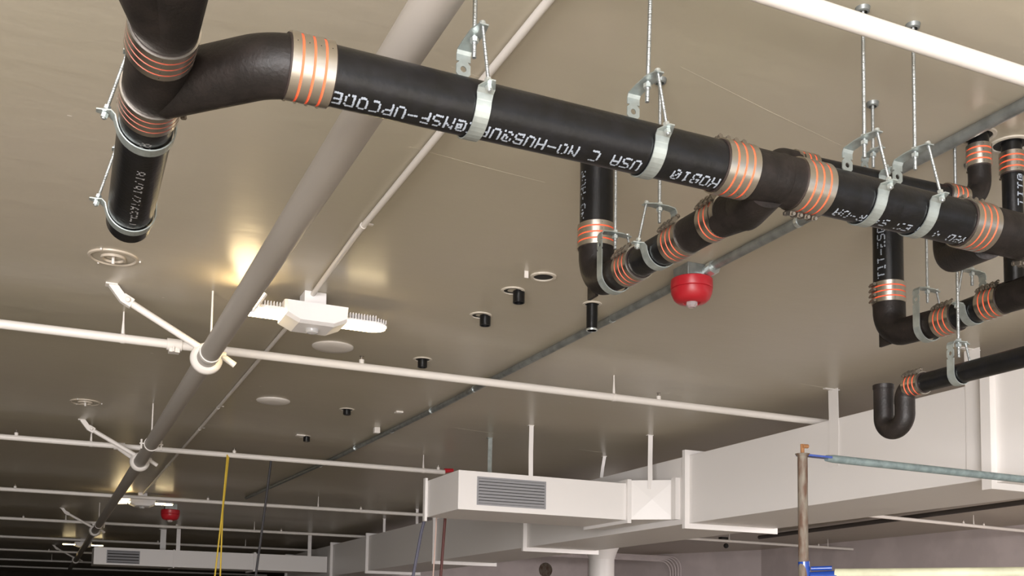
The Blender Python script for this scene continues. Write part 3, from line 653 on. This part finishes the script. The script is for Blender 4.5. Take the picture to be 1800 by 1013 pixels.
# ---------------------------------------------------------------- ducts
t = thing('main_duct', (4.8, 10, 1.05), 'big white rectangular duct running back along the right side', 'duct')
fl = [3.87, 6.63, 9.50, 12.13, 15.0, 17.05, 20.5]
for i in range(len(fl)-1):
    MB().bb(4.44, 5.22, fl[i]+.001, fl[i+1]-.001, .80, 1.315).build('duct_section', M['duct'], t, smooth=False, bevel=.003)
for i, y in enumerate(fl[1:]):
    mb = MB(); a = .028; b = .040
    mb.bb(4.44-b, 4.44+.0, y-.018, y+.018, .80-b, 1.315+b); mb.bb(5.22, 5.22+b, y-.018, y+.018, .80-b, 1.315+b)
    mb.bb(4.44, 5.22, y-.018, y+.018, .80-b, .80); mb.bb(4.44, 5.22, y-.018, y+.018, 1.315, 1.315+b); mb.build('duct_flange', M['duct'], t, smooth=False)
t = thing('near_duct', (4.8, 2, 1.05), 'larger bright white duct section at the right edge', 'duct')
MB().bb(4.40, 5.32, .5, 3.83, .77, 1.335).build('duct_section', M['duct'], t, smooth=False, bevel=.003)
mb = MB(); mb.bb(4.36, 4.40, 3.80, 3.86, .735, 1.36); mb.bb(4.40, 5.32, 3.80, 3.86, .735, .769); mb.bb(5.32, 5.36, 3.80, 3.86, .735, 1.36); mb.build('duct_flange', M['duct'], t, smooth=False)
mb = MB(); mb.bb(4.435, 4.44, 3.95, 3.97, .82, 1.31); mb.build('seam', M['duct'], t)
t = thing('grille_duct', (3.5, 7.3, .98), 'white branch duct with a grey louvred grille on its front', 'duct')
MB().bb(2.73, 4.137, 7.0, 7.66, .84, 1.125).build('duct_section', M['duct'], t, smooth=False, bevel=.003)
MB().bb(2.71, 2.73, 7.655, 7.70, .81, 1.145).build('end_flange', M['duct'], t, smooth=False)
mb = MB(); mb.bb(4.118, 4.152, 6.975, 7.69, .815, 1.155); mb.build('joint_flange', M['duct'], t, smooth=False)
mb = MB()
v = [(4.15, 6.995), (4.43, 6.80), (4.43, 7.9), (4.15, 7.67)]
zc = (.985); vs = [V((a, b, z)) for z in (.845, 1.15) for a, b in v]
mb.add(vs, [(0, 1, 2, 3), (4, 5, 6, 7), (1, 2, 6, 5), (2, 3, 7, 6), (3, 0, 4, 7)])
cc = (V((4.15, 6.995, 1.0))+V((4.43, 6.80, 1.0)))/2+V((-.006, -.009, 0)); mb.add([vs[0], vs[1], vs[5], vs[4], cc], [(0, 1, 4), (1, 2, 4), (2, 3, 4), (3, 0, 4)])
mb.build('takeoff', M['duct'], t, smooth=False)
mb = MB(); mb.bb(4.60-.2, 4.44, 6.74, 6.80, .84, 1.16); mb.build('takeoff_collar', M['duct'], t, smooth=False)
def grille(t, x0, x1, y, z0, z1, n=9):
    f = MB(); f.bb(x0-.012, x1+.012, y-.006, y, z1, z1+.012); f.bb(x0-.012, x1+.012, y-.006, y, z0-.012, z0); f.bb(x0-.012, x0, y-.006, y, z0, z1); f.bb(x1, x1+.012, y-.006, y, z0, z1); f.build('grille_frame', M['grille'], t, smooth=False)
    MB().bb(x0, x1, y-.002, y-.0005, z0, z1).build('grille_gap_shade', M['dark'], t, smooth=False)  # dark sheet painted as the shade between the slats
    rot = Matrix.Rotation(math.radians(28), 3, 'X'); p = (z1-z0)/n
    for i in range(n):
        MB().box(((x0+x1)/2, y-.008, z0+p*(i+.5)), (x1-x0, .003, p*.80), rot).build('slat', M['grille'], t, smooth=False)
grille(t, 2.885, 3.415, 6.998, .892, 1.075, 8)
t = thing('far_grille_duct', (2.6, 17.6, 1.0), 'far white branch duct with a grille at lower left', 'duct')
MB().bb(.785, 4.42, 17.3, 17.95, .865, 1.13).build('duct_section', M['duct'], t, smooth=False)
MB().bb(3.2, 3.24, 17.28, 17.97, .84, 1.15).build('joint_flange', M['duct'], t, smooth=False)
MB().bb(1.95, 1.97, 17.29, 17.96, .85, 1.14).build('joint_flange', M['duct'], t, smooth=False)
grille(t, .98, 1.44, 17.298, .90, 1.08, 4)

def strap(x, y, zb, w, label, lean=(0, 0), alongy=False, m='duct', fold=None):
    mb = MB(); a = V((x+lean[0], y+lean[1], H)); b = V((x, y, zb)); hw = w/2
    dv = V((0, hw, 0)) if alongy else V((hw, 0, 0)); n = V((.0015, 0, 0)) if alongy else V((0, .0015, 0))
    mid = (a+b)/2+n*3
    vs = []
    for p in (a, mid, b): vs += [p-dv-n, p+dv-n, p+dv+n, p-dv+n]
    fs = [(0, 1, 2, 3), (8, 9, 10, 11)]
    for i in (0, 4):
        for k in range(4): fs.append((i+k, i+(k+1) % 4, i+4+(k+1) % 4, i+4+k))
    mb.add(vs, fs); mb.bb(a.x-hw*1.6, a.x+hw, a.y-.012, a.y+.012, H-.004, H)
    o = mb.build('duct_strap', M[m], origin=(x, y, H), smooth=False); return tag(o, label, 'strap', 'metal straps holding the ducts to the ceiling')
strap(3.30, 6.994, .84+.26, .035, 'white strap rising straight from the front of the grille duct, above the grille', (0, 0))
strap(3.235, 7.62, 1.06, .035, 'bluish-white strap behind the grille duct, left of the front strap', m='zinc')
strap(4.275, 6.90, 1.08, .040, 'white strap at the right end of the grille duct, by the creased collar')
strap(4.432, 5.03, 1.02, .085, 'white strap folded onto the big duct left of the U-shaped trap', alongy=True)
strap(4.432, 3.97, .82, .10, 'wide white strap lying down the big duct behind the trap hanger', alongy=True)
strap(4.43, 7.95, 1.31, .03, 'thin bent strap behind the creased collar of the grille duct', (.03, .0))
strap(4.43, 10.6, 1.31, .035, 'far duct strap just beyond the grille duct', (-.05, 0))
strap(4.43, 12.8, 1.31, .035, 'farther duct strap in the dark gap over the big duct', (0, 0))
strap(4.43, 14.2, 1.31, .035, 'farthest duct strap in the dark gap over the big duct', (0, 0))
strap(2.02, 17.32, 1.13, .06, 'left one of the two pale straps over the far grille duct')
strap(4.12, 17.32, 1.13, .06, 'right one of the two pale straps over the far grille duct')
strap(1.85, 17.9, 1.13, .09, 'curled pale strap behind the left one over the far grille duct')

# ---------------------------------------------------------------- column, wall bits
t = thing('column', (6.70, 12, -1.6), 'round white column rising behind the big duct', 'column')
MB().tube([(6.70, 12, -1.6), (6.70, 12, 1.20)], .168, 40).build('shaft', M['duct'], t)
MB().lathe((6.70, 12, 1.2), [(.168, -.30), (.20, -.20), (.27, -.05), (.30, .10), (.30, .3)], 40).build('capital', M['duct'], t)
o = MB().lathe((9.62, 19.6, 1.2), [(.001, .02), (.12, .02), (.15, .012), (.155, 0)], 24, V((0, -1, 0))).build('wall_vent', M['rust'], origin=(9.62, 19.6, 1.2)); tag(o, 'round dark brown vent on the back wall left of the column', 'vent')
t = thing('wall_conduits', (11.4, 17.3, 1.3), 'bundle of grey conduits bending down the back wall right of the column', 'conduit')
for i in range(5):
    d = .06*i
    MB().tube(path([(7.5, 17.3, 1.42-d*.4), (11.42-d, 17.3, 1.42-d*.4), (11.42-d, 17.3, -1.0)], .22, 8), .013, 10).build('conduit_run', M['wall'], t)
t = thing('security_camera', (10.2, 13.9, 1.45), 'small dark camera box hanging from the ceiling near the back right corner', 'camera')
mb = MB(); mb.box((9.55, 13.3, 1.40), (.12, .08, .06)); mb.build('mount', M['dark'], t); MB().ball((9.6, 13.3, 1.30), .04).build('dome', M['dark'], t)

# ---------------------------------------------------------------- scaffold
K = .93
def q3(x, y, z): return V((x*K, y*K, z*K))
t = thing('scaffold_frame', (2.97*K, 3.565*K, -1.6), 'rusty scaffold post with a blue coupler, lower right', 'scaffold')
MB().tube([q3(2.985, 3.572, -1.7), q3(2.97, 3.565, .755)], .0198, 24).build('post', M['rust'], t)
MB().tube([q3(2.97, 3.565, .752), q3(2.97, 3.565, .763)], [.021, .029], 24).build('flared_top', M['rust'], t)
mb = MB(); mb.tube([q3(2.97, 3.565, .74), q3(2.97, 3.565, .805)], .008, 10); mb.tube([q3(2.965, 3.56, .795), q3(2.995, 3.56, .797)], .0085, 8); mb.build('pin', M['rustpin'], t)
MB().tube([q3(2.985, 3.57, .20), q3(2.975, 3.567, .300)], .0228, 24).build('coupler_sleeve', M['blue'], t)
p0 = q3(3.0, 3.555, .238); p1 = q3(3.075, 3.475, .238); MB().tube([p0, p1], [.017, .022], 16).build('coupler_cup', M['blue'], t)
MB().tube([q3(3.0, 3.55, .27), q3(3.06, 3.49, .272)], .009, 10).build('wedge', M['blue'], t)
MB().tube([q3(3.07, 3.48, .246), q3(4.1, 2.1, .240)], .0218, 24).build('lower_ledger', M['yellowpaint'], t)
MB().tube([q3(3.13, 3.60, .762), q3(3.17, 3.60, .762), q3(4.62, 3.61, .758)], [.013, .0163, .0163], 24).build('upper_ledger', M['teal'], t)
MB().box(q3(3.055, 3.59, .763), (.16, .032, .008)).build('flattened_end', M['blue'], t)

# ---------------------------------------------------------------- hanging cords
def cord(pts, r, m, label, group=None, pts2=None):
    o = MB().tube(pts, r, 8); o = o.build('hanging_cord', M[m], origin=pts[0]); return tag(o, label, 'cord', group)
cord([(1.363, 8.66, 1.36), (1.34, 8.66, .9), (1.30, 8.66, .35), (1.28, 8.66, -.3)], .0065, 'yrope', 'left strand of the yellow cord hanging from the second sprinkler pipe')
cord([(1.375, 8.67, 1.36), (1.345, 8.67, .9), (1.345, 8.67, .35), (1.35, 8.67, -.3)], .0065, 'yrope', 'right strand of the yellow cord hanging from the second sprinkler pipe')
cord([(1.72, 8.68, 1.34), (1.68, 8.68, .9), (1.63, 8.68, .4), (1.55, 8.68, -.4)], .010, 'dcord', 'dark cord hanging from the second sprinkler pipe, right of the yellow one')
cord([(2.86, 7.98, 1.0), (2.80, 7.98, .75), (2.74, 7.98, .4), (2.6, 7.98, -.2)], .013, 'bcord', 'blue-grey cord slanting down below the left end of the grille duct')
cord([(2.90, 7.9, 1.0), (2.895, 7.9, .75), (2.88, 7.9, .4), (2.87, 7.9, -.2)], .006, 'pcord', 'thin pale pinkish cord between the blue-grey and the maroon cords')
cord([(2.98, 7.9, 1.0), (2.965, 7.9, .75), (2.945, 7.9, .4), (2.92, 7.9, -.2)], .012, 'mcord', 'maroon cord hanging below the left end of the grille duct')
for o in bpy.data.objects:
    if '_o' in o: del o['_o']
